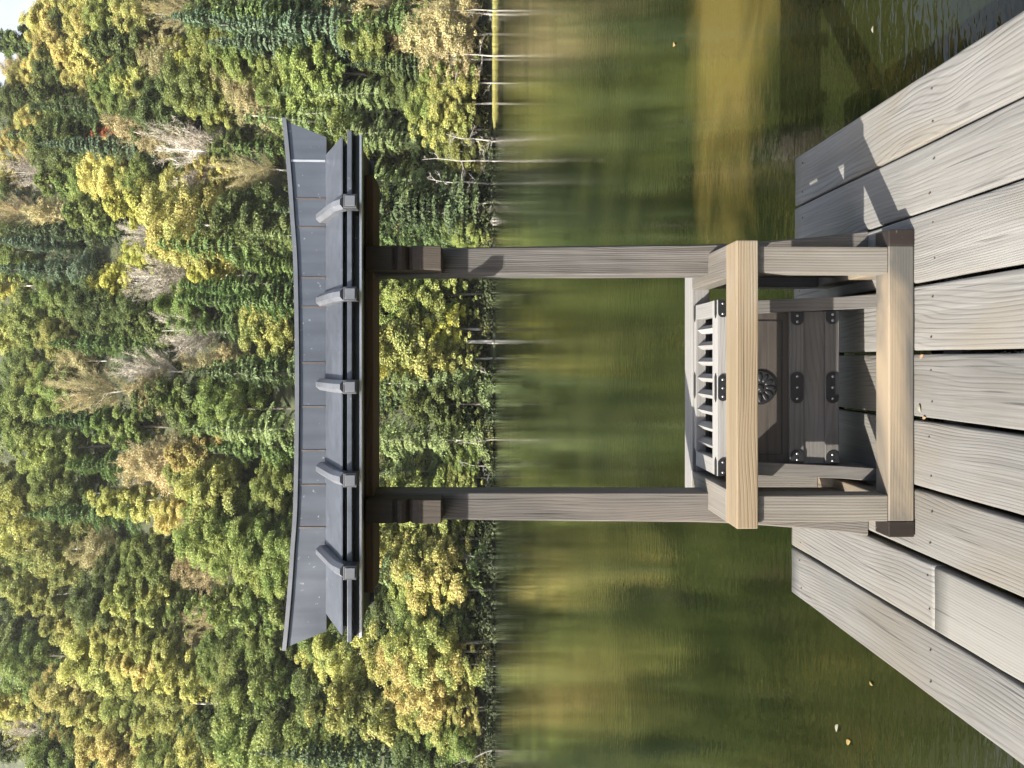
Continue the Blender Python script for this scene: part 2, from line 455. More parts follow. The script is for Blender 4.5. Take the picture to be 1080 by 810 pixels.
for xa, xb in ((xl, xl + .0555), (xr - .0565, xr)):
    obj('end_cap', box(xa, xb, 2.6205, 2.7135, .0025, .0935, .003), M['cap'], sill)
for s in (-1, 1):
    xa, xb = sorted((CX + s * .394, CX + s * .489))
    obj('sill', box(xa, xb, 2.7125, 3.300, .003, .091, .004), M['sillY'], rl)

# ------------------------------------------------------------------ gate
TX = -0.0895
gate = thing('torii_gate', 'wooden gate with grey metal-clad roof beam, standing at the end of the jetty', 'gate', (TX, 3.0, 0))
def post_bm(s):
    zs = [0.002, 0.12, 0.25, 0.40, 0.56, 0.68, 1.0, 1.4, 1.75, 1.95]
    inn = [.424, .424, .423, .422, .4215, .421, .418, .4155, .413, .410]
    out = [.596, .580, .566, .553, .542, .537, .532, .525, .517, .519]
    yb = [.125, .122, .12, .12, .12, .12, .12, .12, .12, .12]
    bm = bmesh.new(); rows = []
    for z, a, b, d in zip(zs, inn, out, yb):
        e = .006
        y0, y1 = 2.945, 2.945 + d
        pr = [(a, y0 + e), (a + e, y0), (b - e, y0), (b, y0 + e), (b, y1 - e), (b - e, y1), (a + e, y1), (a, y1 - e)]
        rows.append([bm.verts.new((TX + s * px, py, z)) for px, py in pr])
    for i in range(len(zs) - 1):
        for k in range(8):
            bm.faces.new((rows[i][k], rows[i][(k + 1) % 8], rows[i + 1][(k + 1) % 8], rows[i + 1][k]))
    bm.faces.new(rows[0]); bm.faces.new(rows[-1])
    return bm
for s in (-1, 1):
    pst = obj('post', post_bm(s), M['post'], gate)
    prof = [(2.944, 1.655), (2.836, 1.655), (2.834, 1.735), (2.840, 1.742), (2.842, 1.762), (2.868, 1.773), (2.846, 1.787),
            (2.834, 1.802), (2.838, 1.818), (2.858, 1.826), (2.846, 1.838), (2.842, 1.935), (2.944, 1.935)]
    xa, xb = sorted((TX + s * .423, TX + s * .511))
    obj('bracket', prism(prof, 'X', xa, xb, .003), M['brownZ'], gate)
obj('tie_beam', box(TX - .79, TX + .79, 2.925, 3.095, 1.916, 1.9482, .004), M['brown'], gate)
# roof: ridge beam with rising ends, two slopes, eaves
def curve_top(x):
    t = abs(x)
    return 2.203 + 0.012 * min(t / .62, 1) ** 2 + 0.036 * max(0, (t - .45) / .545) ** 1.6
def ridge_bm(zlow, grow, y0, y1, rise=0.0, top=None):
    n = 48
    lo = [(-.930 - grow + (1.86 + 2 * grow) * i / n, zlow) for i in range(n + 1)]
    hi = [(-.993 - grow + (1.986 + 2 * grow) * i / n, 0) for i in range(n + 1)]
    bm = bmesh.new(); rows = []
    for (xa, za), (xb, _) in zip(lo, hi):
        zb = curve_top(xb) + rise
        if top is not None:
            za = zb - top
            xa = xb
        rows.append([bm.verts.new((TX + xa, y0, za)), bm.verts.new((TX + xb, y0, zb)), bm.verts.new((TX + xb, y1, zb)), bm.verts.new((TX + xa, y1, za))])
    for i in range(n):
        for k in range(4):
            bm.faces.new((rows[i][k], rows[i][(k + 1) % 4], rows[i + 1][(k + 1) % 4], rows[i + 1][k]))
    bm.faces.new(rows[0]); bm.faces.new(rows[-1])
    return bm
ridge = obj('ridge_beam', ridge_bm(2.0915, 0, 2.92, 3.09), M['roof'], gate)
obj('ridge_capping', ridge_bm(0, .006, 2.911, 3.099, .004, .0155), M['rib'], ridge)
for x, kind in ((.75, 'seamlight'), (.607, 'seam'), (.50, 'seam'), (.31, 'seam'), (.20, 'seam'), (-.01, 'seam'), (-.175, 'seam'), (-.34, 'seam'), (-.47, 'seam'), (-.63, 'seam')):
    wd = .004 if kind == 'seamlight' else .0022
    obj('seam', box(TX + x + .09 - wd, TX + x + .09 + wd, 2.9175, 2.9199, 2.095, curve_top(x + .09) - .0125), M[kind], ridge)
slope = [(2.9195, 2.094), (2.685, 1.992), (2.685, 1.988), (2.71, 1.9885), (3.195, 1.9885), (3.215, 1.988), (3.215, 1.992), (3.0905, 2.094)]
rf = obj('roof', prism(slope, 'X', TX - .863, TX + .863), M['roof'], gate)
obj('eave_board', box(TX - .845, TX + .845, 2.722, 3.190, 1.9712, 1.9883), M['roofdark'], gate)
obj('fascia', box(TX - .885, TX + .885, 2.676, 3.10, 1.9545, 1.971, .002), M['roof'], gate)
obj('soffit', box(TX - .870, TX + .870, 2.7355, 3.060, 1.9485, 1.9544), M['roofdark'], gate)
obj('lower_beam', box(TX - .880, TX + .880, 2.722, 2.735, 1.9335, 1.9542), M['roofdark'], gate)
obj('lower_beam', box(TX - .880, TX + .880, 3.061, 3.074, 1.9335, 1.9542), M['roofdark'], gate)
ribx = [-.626, -.314, 0, .314, .626]
obj('flashing', box(TX - .878, TX + .878, 2.700, 2.734, 1.9245, 1.9332, .001), M['flash'], gate)
for rx in ribx:                                             # ribs running down the roof to square end blocks
    bm = bmesh.new(); rows = []
    for (y, z), d, h in zip([(2.915, 2.092), (2.72, 2.007), (2.688, 1.991), (2.645, 1.958)], [(-.40, .92), (-.45, .89), (-.6, .8), (-.62, .78)], [.038, .036, .036, .036]):
        nrm = Vector((0, d[0], d[1]))
        sec = [(-.022, -.004), (-.022, h * .62), (-.009, h), (.009, h), (.022, h * .62), (.022, -.004)]
        rows.append([bm.verts.new(Vector((TX + rx + a, y, z)) + nrm * b) for a, b in sec])
    for i in range(3):
        for k in range(6):
            bm.faces.new((rows[i][k], rows[i][(k + 1) % 6], rows[i + 1][(k + 1) % 6], rows[i + 1][k]))
    bm.faces.new(rows[0]); bm.faces.new(rows[-1])
    rib = obj('ridge_rib', bm, M['rib'], gate)
    frame = join(box(TX + rx - .0235, TX + rx + .0235, 2.604, 2.662, 1.9265, 1.9715, .002), )
    obj('end_block', frame, M['roofdark'], rib)
    obj('end_plate', box(TX + rx - .0175, TX + rx + .0175, 2.6005, 2.6038, 1.932, 1.965, .001), M['rib'], rib)

# ------------------------------------------------------------------ offering box
BX = -0.1035
ob = thing('offertory_box', 'dark wooden offering box with slatted top, black iron straps and round crest', 'offering box', (BX, 3.04, 0))
for s in (-1, 1):
    pts = [(BX + s * .357, .003), (BX + s * .345, .14), (BX + s * .331, .46), (BX + s * .3265, .5795), (BX + s * .2785, .5795), (BX + s * .281, .46), (BX + s * .297, .14), (BX + s * .307, .003)]
    obj('side_panel', prism(pts, 'Y', 2.868, 3.216, .002), M['boxZ'], ob)
M['panel'] = wood('dark panel wood', 'X', (0.044, 0.036, 0.030), (0.019, 0.015, 0.012), freq=300.0, ringw=0.35, rings=9, bump=0.3)  # darker brown than the rails and board below it
fp = obj('front_panel', box(BX - .284, BX + .284, 2.892, 2.91, .338, .5795), M['panel'], ob)
for a in ((-.252, .252, .362, .3655), (-.252, .252, .556, .5595), (-.2555, -.2522, .362, .5595), (.2522, .2555, .362, .5595)):
    obj('moulding', box(BX + a[0], BX + a[1], 2.8895, 2.8918, a[2], a[3]), M['iron'], fp)
obj('front_rail', box(BX - .288, BX + .288, 2.880, 2.912, .283, .3375, .002), M['boxX'], ob)
obj('front_board', box(BX - .290, BX + .290, 2.888, 2.910, .2005, .2825, .001), M['boxX'], ob)
obj('front_rail', box(BX - .293, BX + .293, 2.880, 2.912, .147, .200, .002), M['boxX'], ob)
obj('back_panel', box(BX - .280, BX + .280, 3.19, 3.208, .147, .5795), M['boxX'], ob)
obj('bottom_panel', box(BX - .282, BX + .282, 2.912, 3.189, .150, .17), M['boxX'], ob)
gf = obj('grate_frame', box(BX - .332, BX + .332, 2.861, 2.922, .58, .622, .002), M['grateX'], ob)
obj('grate_frame', box(BX - .332, BX + .332, 3.150, 3.225, .58, .622, .002), M['grateX'], ob)
for s in (-1, 1):
    xa, xb = sorted((BX + s * .272, BX + s * .3315))
    obj('grate_frame', box(xa, xb, 2.9225, 3.1495, .5805, .6215, .002), M['grateY'], ob)
for k in range(8):
    x = BX + .228 - k * .0651
    obj('slat', prism([(x - .016, .570), (x + .016, .570), (x + .016, .597), (x, .617), (x - .016, .597)], 'Y', 2.9225, 3.1495), M['grateY'], ob)
# crest: round carved disc
def crest():
    bm = bmesh.new()
    bmesh.ops.create_cone(bm, cap_ends=True, segments=48, radius1=.066, radius2=.063, depth=.006, matrix=Matrix.Translation((BX, 2.8885, .450)) @ Matrix.Rotation(R(90), 4, 'X'))
    return bm
cr = obj('crest', crest(), M['iron'], ob)
pb = []
for k in range(12):
    t = 2 * math.pi * k / 12
    b = bmesh.new()
    bmesh.ops.create_uvsphere(b, u_segments=10, v_segments=6, radius=1, matrix=Matrix.Translation((BX + .040 * math.cos(t), 2.8845, .450 + .040 * math.sin(t))) @ Matrix.Rotation(-t, 4, 'Y') @ Matrix.Diagonal((.019, .003, .0085, 1)))
    pb.append(b)
b = bmesh.new(); bmesh.ops.create_uvsphere(b, u_segments=12, v_segments=8, radius=1, matrix=Matrix.Translation((BX, 2.8845, .45)) @ Matrix.Diagonal((.014, .004, .014, 1))); pb.append(b)
obj('rosette', join(*pb), M['iron'], cr, smooth=True)
# iron straps with rounded ends and studs
def strap(x0, x1, zc, hh, y, round_l, round_r):
    pts = []
    def arc(cx, sgn):
        return [(cx + sgn * hh * 0.9 * math.cos(t), zc + hh * math.sin(t) * sgn) for t in np.linspace(-math.pi / 2, math.pi / 2, 9)]
    pts += arc(x1 - hh * .9, 1) if round_r else [(x1, zc - hh), (x1, zc + hh)]
    pts += arc(x0 + hh * .9, -1) if round_l else [(x0, zc + hh), (x0, zc - hh)]
    st = obj('iron_strap', prism(pts, 'Y', y - .004, y), M['iron'], ob)
    for x in ([x0 + .014, x1 - .014] if (x1 - x0) < .08 else [x0 + .018, (x0 + x1) / 2, x1 - .018]):
        q = bmesh.new(); bmesh.ops.create_uvsphere(q, u_segments=8, v_segments=6, radius=1, matrix=Matrix.Translation((x, y - .0045, zc)) @ Matrix.Diagonal((.0055, .003, .0055, 1)))
        obj('stud', q, M['stud'], st, smooth=True)
for zc, hw in ((.310, .288), (.1735, .293)):
    strap(BX - .060, BX + .060, zc, .0245, 2.880, True, True)
    strap(BX - hw + .001, BX - hw + .052, zc, .0245, 2.880, False, True)
    strap(BX + hw - .052, BX + hw - .001, zc, .0245, 2.880, True, False)
strap(BX - .050, BX + .050, .601, .018, 2.861, True, True)
strap(BX - .3315, BX - .265, .601, .018, 2.861, False, True)
strap(BX + .265, BX + .3315, .601, .018, 2.861, True, False)
for yy in (2.8655, 3.153):                                  # pointed straps on the top faces
    for x0, x1, l, r in ((BX - .331, BX - .262, 0, 1), (BX - .055, BX + .055, 1, 1), (BX + .262, BX + .331, 1, 0)):
        pts = [(x0 + l * .014, yy), (x1 - r * .014, yy), (x1, yy + .011), (x1 - r * .014, yy + .022), (x0 + l * .014, yy + .022), (x0, yy + .011)]
        obj('iron_strap', prism(pts, 'Z', .6222, .6246), M['iron'], ob)

# ------------------------------------------------------------------ lake and hillside
WATER = -0.40
m, nt, nd, lk = nodes('lake water')
tc = N(nt, 'ShaderNodeTexCoord')
def wn(sx, sy, scale, detail, dist=0.0):
    mp = N(nt, 'ShaderNodeMapping'); mp.inputs['Scale'].default_value = (sx, sy, 1)
    lk.new(tc.outputs['Object'], mp.inputs[0])
    n = N(nt, 'ShaderNodeTexNoise'); n.inputs['Scale'].default_value = scale; n.inputs['Detail'].default_value = detail; n.inputs['Distortion'].default_value = dist
    lk.new(mp.outputs[0], n.inputs['Vector']); return n.outputs[0]
h = math_n(nt, 'ADD', math_n(nt, 'ADD', math_n(nt, 'MULTIPLY', wn(1.0, 2.6, 2.6, 2, .4), 0.6), math_n(nt, 'MULTIPLY', wn(1.0, 2.8, 8.0, 2, .3), 0.62)), math_n(nt, 'MULTIPLY', wn(1.0, 2.6, 4.2, 3, .6), 0.95))
calm = ramp(nt, [(0.40, 0.35), (0.62, 1.0)]); lk.new(wn(0.05, 0.16, 1.0, 3, .3), calm.inputs[0])
h = math_n(nt, 'MULTIPLY', h, calm.outputs[0])
bp = N(nt, 'ShaderNodeBump'); bp.inputs['Strength'].default_value = 1.0; bp.inputs['Distance'].default_value = 0.0042
lk.new(h, bp.inputs['Height'])
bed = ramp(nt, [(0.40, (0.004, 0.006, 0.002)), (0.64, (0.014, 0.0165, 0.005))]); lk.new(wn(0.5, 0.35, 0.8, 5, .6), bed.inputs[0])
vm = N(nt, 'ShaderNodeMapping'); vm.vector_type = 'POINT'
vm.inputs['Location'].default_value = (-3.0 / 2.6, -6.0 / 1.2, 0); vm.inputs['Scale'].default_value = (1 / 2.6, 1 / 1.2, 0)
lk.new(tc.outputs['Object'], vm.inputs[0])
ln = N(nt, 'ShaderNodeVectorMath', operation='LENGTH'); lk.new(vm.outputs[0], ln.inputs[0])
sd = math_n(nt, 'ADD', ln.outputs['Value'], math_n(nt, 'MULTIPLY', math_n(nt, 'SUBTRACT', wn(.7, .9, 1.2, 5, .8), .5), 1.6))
sunlit_sandm = ramp(nt, [(0.35, 1.0), (1.15, 0.0)]); lk.new(sd, sunlit_sandm.inputs[0])  # sunlit patch of sandy shallow bed, its brightness put into the colour
bedc = mix_c(nt, math_n(nt, 'MULTIPLY', sunlit_sandm.outputs[0], 0.8), bed.outputs[0], (0.085, 0.066, 0.018))
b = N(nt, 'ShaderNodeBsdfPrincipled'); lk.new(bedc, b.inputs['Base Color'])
b.inputs['Roughness'].default_value = 0.03; b.inputs['IOR'].default_value = 1.333
lk.new(bp.outputs[0], b.inputs['Normal'])
o = N(nt, 'ShaderNodeOutputMaterial'); lk.new(b.outputs[0], o.inputs[0])
M['water'] = m
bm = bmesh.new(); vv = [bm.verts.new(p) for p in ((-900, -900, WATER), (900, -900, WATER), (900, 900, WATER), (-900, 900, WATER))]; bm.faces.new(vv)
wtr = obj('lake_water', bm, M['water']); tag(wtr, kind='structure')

def shore(x):
    return 136 + 1.6 * math.sin(x * .06 + 1) + 0.9 * math.sin(x * .17) + 3.0 * max(0, (-x - 30) / 40)
SL = 1.05
def ground(x, y):
    s = y - shore(x)
    if s < 0: return WATER + max(-4, s * .35)
    z = WATER + .25 * min(s, 3) + .42 * max(0, min(s - 3, 6)) + SL * max(0, s - 9)
    z += min(1, s / 30) * (6.0 * mnoise.noise(Vector((x * .014, y * .014, 2.2))) + 2.5 * mnoise.noise(Vector((x * .04, y * .04, 7.2))))
    cap = 330 * (.550 + (.468 - x / 330) * .45 + max(0, .415 - x / 330) * 1.6)
    if z > cap - 4:
        z = cap - 4 + 4 * (1 - math.exp(-(z - cap + 4) / 4))
    return z
m, nt, nd, lk = nodes('forest floor')
tc = N(nt, 'ShaderNodeTexCoord')
n1 = N(nt, 'ShaderNodeTexNoise'); n1.inputs['Scale'].default_value = .35; n1.inputs['Detail'].default_value = 8
lk.new(tc.outputs['Object'], n1.inputs['Vector'])
rp = ramp(nt, [(.35, (.02, .024, .01)), (.55, (.035, .045, .015)), (.7, (.06, .065, .025))]); lk.new(n1.outputs[0], rp.inputs[0])
b = N(nt, 'ShaderNodeBsdfPrincipled'); b.inputs['Roughness'].default_value = .9; lk.new(rp.outputs[0], b.inputs['Base Color'])
o = N(nt, 'ShaderNodeOutputMaterial'); lk.new(b.outputs[0], o.inputs[0])
M['floor'] = m
bm = bmesh.new(); grid = []
xs = np.linspace(-420, 420, 140)
tt = np.concatenate([np.linspace(-14, 12, 20), np.linspace(14, 320, 90)])
for t in tt:
    grid.append([bm.verts.new((x, shore(x) + t, ground(x, shore(x) + t))) for x in xs])
for i in range(len(grid) - 1):
    for j in range(len(xs) - 1):
        bm.faces.new((grid[i][j], grid[i][j + 1], grid[i + 1][j + 1], grid[i + 1][j]))
tag(obj('hillside', bm, M['floor'], smooth=True), kind='structure')

bm = bmesh.new(); grid = []
for i in range(40):                                         # unseen hill added behind the viewer, world's left, to darken the roof's reflection
    a = math.radians(178 + 104 * i / 39)                     # from straight left round to straight behind
    hgt = 42 * min(1, max(0, (280 - math.degrees(a)) / 28)) + 2
    row = []
    for j in range(12):
        r_ = 45 + 14 * j
        row.append(bm.verts.new((r_ * math.cos(a), r_ * math.sin(a), WATER - 1 + hgt * min(1, j / 4) + 2.5 * mnoise.noise(Vector((i * .4, j * .5, 1))))))
    grid.append(row)
for i in range(39):
    for j in range(11):
        bm.faces.new((grid[i][j], grid[i + 1][j], grid[i + 1][j + 1], grid[i][j + 1]))
tag(obj('reflection_hill', bm, M['floor'], smooth=True), kind='structure')

# ------------------------------------------------------------------ trees: crown meshes
rng = np.random.default_rng(5)
def unit(a): return a / np.maximum(np.linalg.norm(a, axis=-1, keepdims=True), 1e-9)
def leaves(C, Nrm, size, aspect=1.0, along=None):
    """one small bent leaf patch per centre C facing Nrm -> mesh arrays"""
    n = len(C)
    t = unit(rng.normal(size=(n, 3))) if along is None else along
    u = unit(np.cross(Nrm, t)); v = np.cross(Nrm, u)
    if along is not None: u, v = unit(np.cross(Nrm, along)), along
    s = size[:, None]
    a = C - u * s * .5; b = C + u * s * .5
    top = C + v * s * aspect * .6; bot = C - v * s * aspect * .6
    V = np.stack([bot, b + v * s * .05, top, a + v * s * .05], 1).reshape(-1, 3)
    Fc = np.arange(4 * n).reshape(n, 4)
    return V, Fc
def to_mesh(name, V, Fc):
    me = bpy.data.meshes.new(name)
    n, k = Fc.shape
    me.vertices.add(len(V)); me.vertices.foreach_set('co', V.astype(np.float32).ravel())
    me.loops.add(n * k); me.loops.foreach_set('vertex_index', Fc.astype(np.int32).ravel())
    me.polygons.add(n); me.polygons.foreach_set('loop_start', np.arange(0, n * k, k, dtype=np.int32)); me.polygons.foreach_set('loop_total', np.full(n, k, dtype=np.int32))
    me.update(calc_edges=True)
    return me

def broad(H=14.0, rx=4.6, rz=5.2, cz=8.6, clumps=46, per=300, leaf=.33, seed=0, egg=0.25, skirt=.0):
    """leafy crown: leaf patches gathered in clumps over an uneven envelope"""
    C, Nn = [], []
    k = 0
    lob = rng.normal(size=(7, 3)); lob = unit(lob); lw = rng.uniform(-.22, .28, 7)
    while k < clumps:
        d = unit(rng.normal(size=3))
        if d[2] < -.75: continue
        r = rng.uniform(.2, 1.22) ** .6
        r *= 1 + (np.maximum(0, lob @ d) ** 3 * lw).sum()
        wz = 1 - egg * d[2]
        c = np.array([d[0] * rx * wz, d[1] * rx * wz, cz + d[2] * rz]) * np.array([r, r, 1]) + np.array([0, 0, (r - 1) * d[2] * rz])
        rc = (.32 + 1.05 * rng.random() ** 1.8) * rx / 4.6
        nn = int(per * (rc * 4.6 / rx / 1.2) ** 2)
        q = unit(rng.normal(size=(nn, 3))); q[:, 2] = np.where(q[:, 2] < -.5, -q[:, 2], q[:, 2])
        rr = rng.uniform(.02, 1.3, (nn, 1)) ** .55
        p = c + q * rr * rc * np.array([1.2, 1.2, .72])
        C.append(p)
        out = unit(p - np.array([0, 0, cz - 1.0]))
        Nn.append(unit(q * .5 + out * .35 + np.array([0, 0, .30]) + rng.normal(size=(nn, 3)) * .5))
        k += 1
    C = np.concatenate(C); Nn = np.concatenate(Nn)
    return leaves(C, Nn, rng.uniform(.6, 1.3, len(C)) * leaf, 1.2)

def conifer(H=18.0, rb=3.2, z0=2.0, step=.55, boughs=6, per=62, droop=.35, leaf=.30, power=.85, ragged=.25):
    C, Nn, A = [], [], []
    z = z0
    while z < H - .3:
        f = (H - z) / (H - z0)
        rad = rb * f ** power * rng.uniform(1 - ragged, 1 + ragged * .4) + .15
        nb = max(3, int(boughs * (.55 + .6 * f)))
        ph = rng.uniform(0, 6.28)
        for k in range(nb):
            if rng.random() < .18: continue
            t = ph + 6.283 * k / nb + rng.normal() * .2
            L = rad * rng.uniform(.7, 1.12)
            d = np.array([math.cos(t), math.sin(t), 0])
            n = max(6, int(per * L / rb))
            s = rng.uniform(.08, 1, n) ** .75
            wd = .30 * L * (1 - s) ** .6 * np.minimum(1, s * 3) + .10
            lat = rng.normal(size=n) * wd
            side = np.array([-d[1], d[0], 0])
            dz = (.22 * s - droop * s ** 2) * L * 1.2 - np.abs(lat) * .25 - rng.uniform(0, .22, n)
            C.append(np.array([0, 0, z]) + d * (s * L)[:, None] + side * lat[:, None] + np.array([0, 0, 1]) * dz[:, None])
            Nn.append(unit(np.array([0, 0, .75]) + d * .55 + rng.normal(size=(n, 3)) * .38))
            A.append(unit(d * .8 + side * np.sign(lat)[:, None] * .5 + np.array([0, 0, -.5]) + rng.normal(size=(n, 3)) * .25))
        z += step * rng.uniform(.75, 1.25) * (.65 + .5 * f)
    C.append(np.stack([rng.normal(size=26) * .07, rng.normal(size=26) * .07, rng.uniform(H - .9, H + .3, 26)], 1)); Nn.append(unit(rng.normal(size=(26, 3)) + np.array([0, 0, .3]))); A.append(unit(rng.normal(size=(26, 3)) * .3 + np.array([0, 0, 1])))
    C = np.concatenate(C); Nn = np.concatenate(Nn); A = np.concatenate(A)
    A = unit(A - Nn * (A * Nn).sum(1, keepdims=True))
    return leaves(C, Nn, rng.uniform(.6, 1.25, len(C)) * leaf, 1.7, A)

def twiggy(H=12, rx=4.2, rz=5.4, cz=6.6, branches=52, per=150, w=.022):
    """bare crown: boughs fanning out of the trunk, each carrying fine twigs"""
    Vs = []
    def slivers(C, A, Lg, wd):
        Nn = unit(np.cross(A, unit(rng.normal(size=A.shape))))
        u = unit(np.cross(Nn, A)) * wd[:, None]; v = A * Lg[:, None] * .5
        Vs.append(np.stack([C - u - v, C + u - v, C + u * .35 + v, C - u * .35 + v], 1).reshape(-1, 3))
    for k in range(branches):
        d = unit(rng.normal(size=3)); d[2] = d[2] if d[2] > -.35 else -d[2]
        e = np.array([d[0] * rx, d[1] * rx, cz + d[2] * rz]) * rng.uniform(.7, 1.12)
        st = np.array([0, 0, max(1.5, e[2] * rng.uniform(.25, .6))])
        ax = unit(e - st); Lb = np.linalg.norm(e - st)
        bend = rng.normal(size=3) * .06 * Lb
        q = np.linspace(.1, .95, 9)[:, None]
        P = st + (e - st) * q + bend * (q * (1 - q)) * 4
        slivers(P, np.repeat(ax[None], 9, 0), np.full(9, Lb * .125), np.linspace(.04, .014, 9))
        n = per
        q = rng.uniform(.3, 1.05, (n, 1))
        P = st + (e - st) * q + bend * (q * (1 - q)) * 4
        A = unit(ax + rng.normal(size=(n, 3)) * .85 + np.array([0, 0, .2]))
        Lg = rng.uniform(.3, .85, n)
        slivers(P + A * Lg[:, None] * .5 + rng.normal(size=(n, 3)) * .12, A, Lg, w * rng.uniform(.5, 1.3, n))
    V = np.concatenate(Vs)
    return V, np.arange(len(V)).reshape(-1, 4)

def trunk_mesh(name, H, r, limbs=5, lean=.4, z_first=.3, limb_len=.3, sides=7):
    g = Geo(); k = 7
    path = []
    for i in range(k + 1):
        f = i / k
        path.append((lean * f * f + .18 * math.sin(f * 5 + H), .15 * math.sin(f * 4 + H * 2), -1.6 + (H + 1.6) * f))
    g.add(*tube_np(path, [r * (1.25 - 1.1 * (i / k) ** .8) + .012 for i in range(k + 1)], sides))
    for j in range(limbs):
        f = z_first + (.9 - z_first) * (j + random.random()) / limbs
        z = H * f
        i = (z + 1.6) / (H + 1.6) * k; a = int(i); b = min(a + 1, k)
        p = Vector(path[a]).lerp(Vector(path[b]), i - a)
        t = random.uniform(0, 6.28); L = H * limb_len * (1.1 - f)
        d = Vector((math.cos(t), math.sin(t), random.uniform(.25, .8)))
        q = p + d * L * .5 + Vector((0, 0, .05 * L)); e = p + d * L + Vector((0, 0, .2 * L))
        g.add(*tube_np([p, q, e], [r * .42 * (1.15 - f), r * .25 * (1.15 - f), .012], 5))
    return g.mesh(name)

# crown shapes
CROWN = {'b': [], 'c': [], 'h': [], 't': [], 's': []}
for i in range(5):
    CROWN['b'].append((to_mesh('broad_crown', *broad(rx=random.uniform(4.0, 5.2), rz=random.uniform(5.4, 6.6), cz=7.4, clumps=180, per=760, leaf=.172, egg=random.uniform(0, .35))), trunk_mesh('trunk', 12.5, .24, 6)))
for i in range(2):                                         # tall narrow leafy crown
    CROWN['s'].append((to_mesh('slim_crown', *broad(rx=3.3, rz=6.8, cz=7.6, clumps=160, per=640, leaf=.165, egg=.3)), trunk_mesh('trunk', 13, .2, 6)))
for i in range(3):
    CROWN['c'].append((to_mesh('fir_crown', *conifer(H=18, rb=random.uniform(2.9, 3.5), boughs=7, per=200, droop=.30, leaf=.155, ragged=.45)), trunk_mesh('trunk', 17.3, .22, 0, lean=.1)))
for i in range(3):                                         # looser drooping conifer
    CROWN['h'].append((to_mesh('hemlock_crown', *conifer(H=16, rb=random.uniform(3.6, 4.2), z0=1.2, step=.75, boughs=6, per=290, droop=.50, leaf=.155, power=.7, ragged=.55)), trunk_mesh('trunk', 15.2, .22, 0, lean=.2)))
for i in range(3):
    CROWN['t'].append((to_mesh('twig_crown', *twiggy()), trunk_mesh('trunk', 11, .17, 13, limb_len=.42)))
def sparse():                                              # thin autumn crown: twigs with few leaves
    V1, F1 = twiggy(per=60)
    V2, F2 = broad(rx=4.2, rz=5.4, cz=6.8, clumps=120, per=330, leaf=.16)
    return np.concatenate([V1, V2]), np.concatenate([F1, F2 + len(V1)])
CROWN['o'] = [(to_mesh('thin_crown', *sparse()), trunk_mesh('trunk', 11, .17, 10, limb_len=.4)) for i in range(2)]
CH = {'b': 14., 's': 14.4, 'c': 18.3, 'h': 16.2, 't': 12.2, 'o': 12.2}
CRAD = {'b': 5.2, 's': 3.9, 'c': 3.0, 'h': 3.7, 't': 4.2, 'o': 4.4}
CMID = {'b': 8.6, 's': 8.2, 'c': 8.0, 'h': 7.2, 't': 7.6, 'o': 7.6}

L = {
 'bd': leaf_mat('dark leaves', (.085, .118, .040), (.145, .180, .055), trans=.38),
 'bg': leaf_mat('green leaves', (.150, .215, .058), (.250, .285, .085), trans=.4),
 'by': leaf_mat('yellow green leaves', (.235, .275, .085), (.42, .41, .13), mix_scale=.3, trans=.4),
 'gy': leaf_mat('golden leaves', (.50, .435, .155), (.38, .39, .125), mix_scale=.25, hue=.025, trans=.4),
 'br': leaf_mat('bright lemon leaves', (.56, .53, .13), (.44, .47, .12), trans=.4),
 'oc': leaf_mat('tan leaves', (.40, .33, .17), (.32, .29, .15), hue=.025),
 'gr': leaf_mat('bare twigs', (.30, .265, .215), (.36, .33, .28), trans=.05, hue=.015),
 'rd': leaf_mat('red leaves', (.40, .12, .05), (.46, .20, .08)),
 'cd': leaf_mat('dark needles', (.058, .090, .040), (.100, .138, .056)),
 'cg': leaf_mat('green needles', (.140, .205, .060), (.095, .150, .050)),
 'cl': leaf_mat('pale needles', (.230, .285, .120), (.170, .225, .085), trans=.4),
 'cb': leaf_mat('blue green needles', (.125, .175, .105), (.090, .138, .078)),
}
BARK = plain('brown bark', (.10, .085, .07), .85, 0, .35, 6)
PALE = plain('pale bark', (.42, .40, .36), .8, 0, .35, 4)
KIND = {  # crown family, words, trunk
 'bd': ('bs', 'dark green leafy tree', 'leafy_tree', BARK), 'bg': ('bs', 'mid green leafy tree', 'leafy_tree', BARK),
 'by': ('bs', 'yellow green leafy tree', 'leafy_tree', PALE), 'gy': ('bs', 'golden yellow autumn tree', 'autumn_tree', PALE),
 'br': ('bs', 'bright lemon autumn tree', 'autumn_tree', PALE), 'oc': ('ot', 'tan half-bare autumn tree', 'autumn_tree', PALE),
 'gr': ('t', 'grey bare-twigged tree', 'bare_tree', PALE), 'rd': ('b', 'red autumn tree', 'autumn_tree', BARK),
 'cd': ('c', 'dark green conifer', 'conifer_tree', BARK), 'cg': ('hc', 'fresh green conifer', 'conifer_tree', BARK),
 'cl': ('h', 'pale green drooping conifer', 'conifer_tree', PALE), 'cb': ('c', 'blue green conifer', 'conifer_tree', BARK)}

def hit(px, py, lift):
    """where the sight line meets the hillside raised by lift metres"""
    d = ray(px, py); d = d / d.y
    y = 126.0
    while y < 352:
        p = EYE + d * y
        if y > shore(p.x) + 1.0 and p.z < ground(p.x, y) + lift: return p.x, y
        y += 1.0
    return None

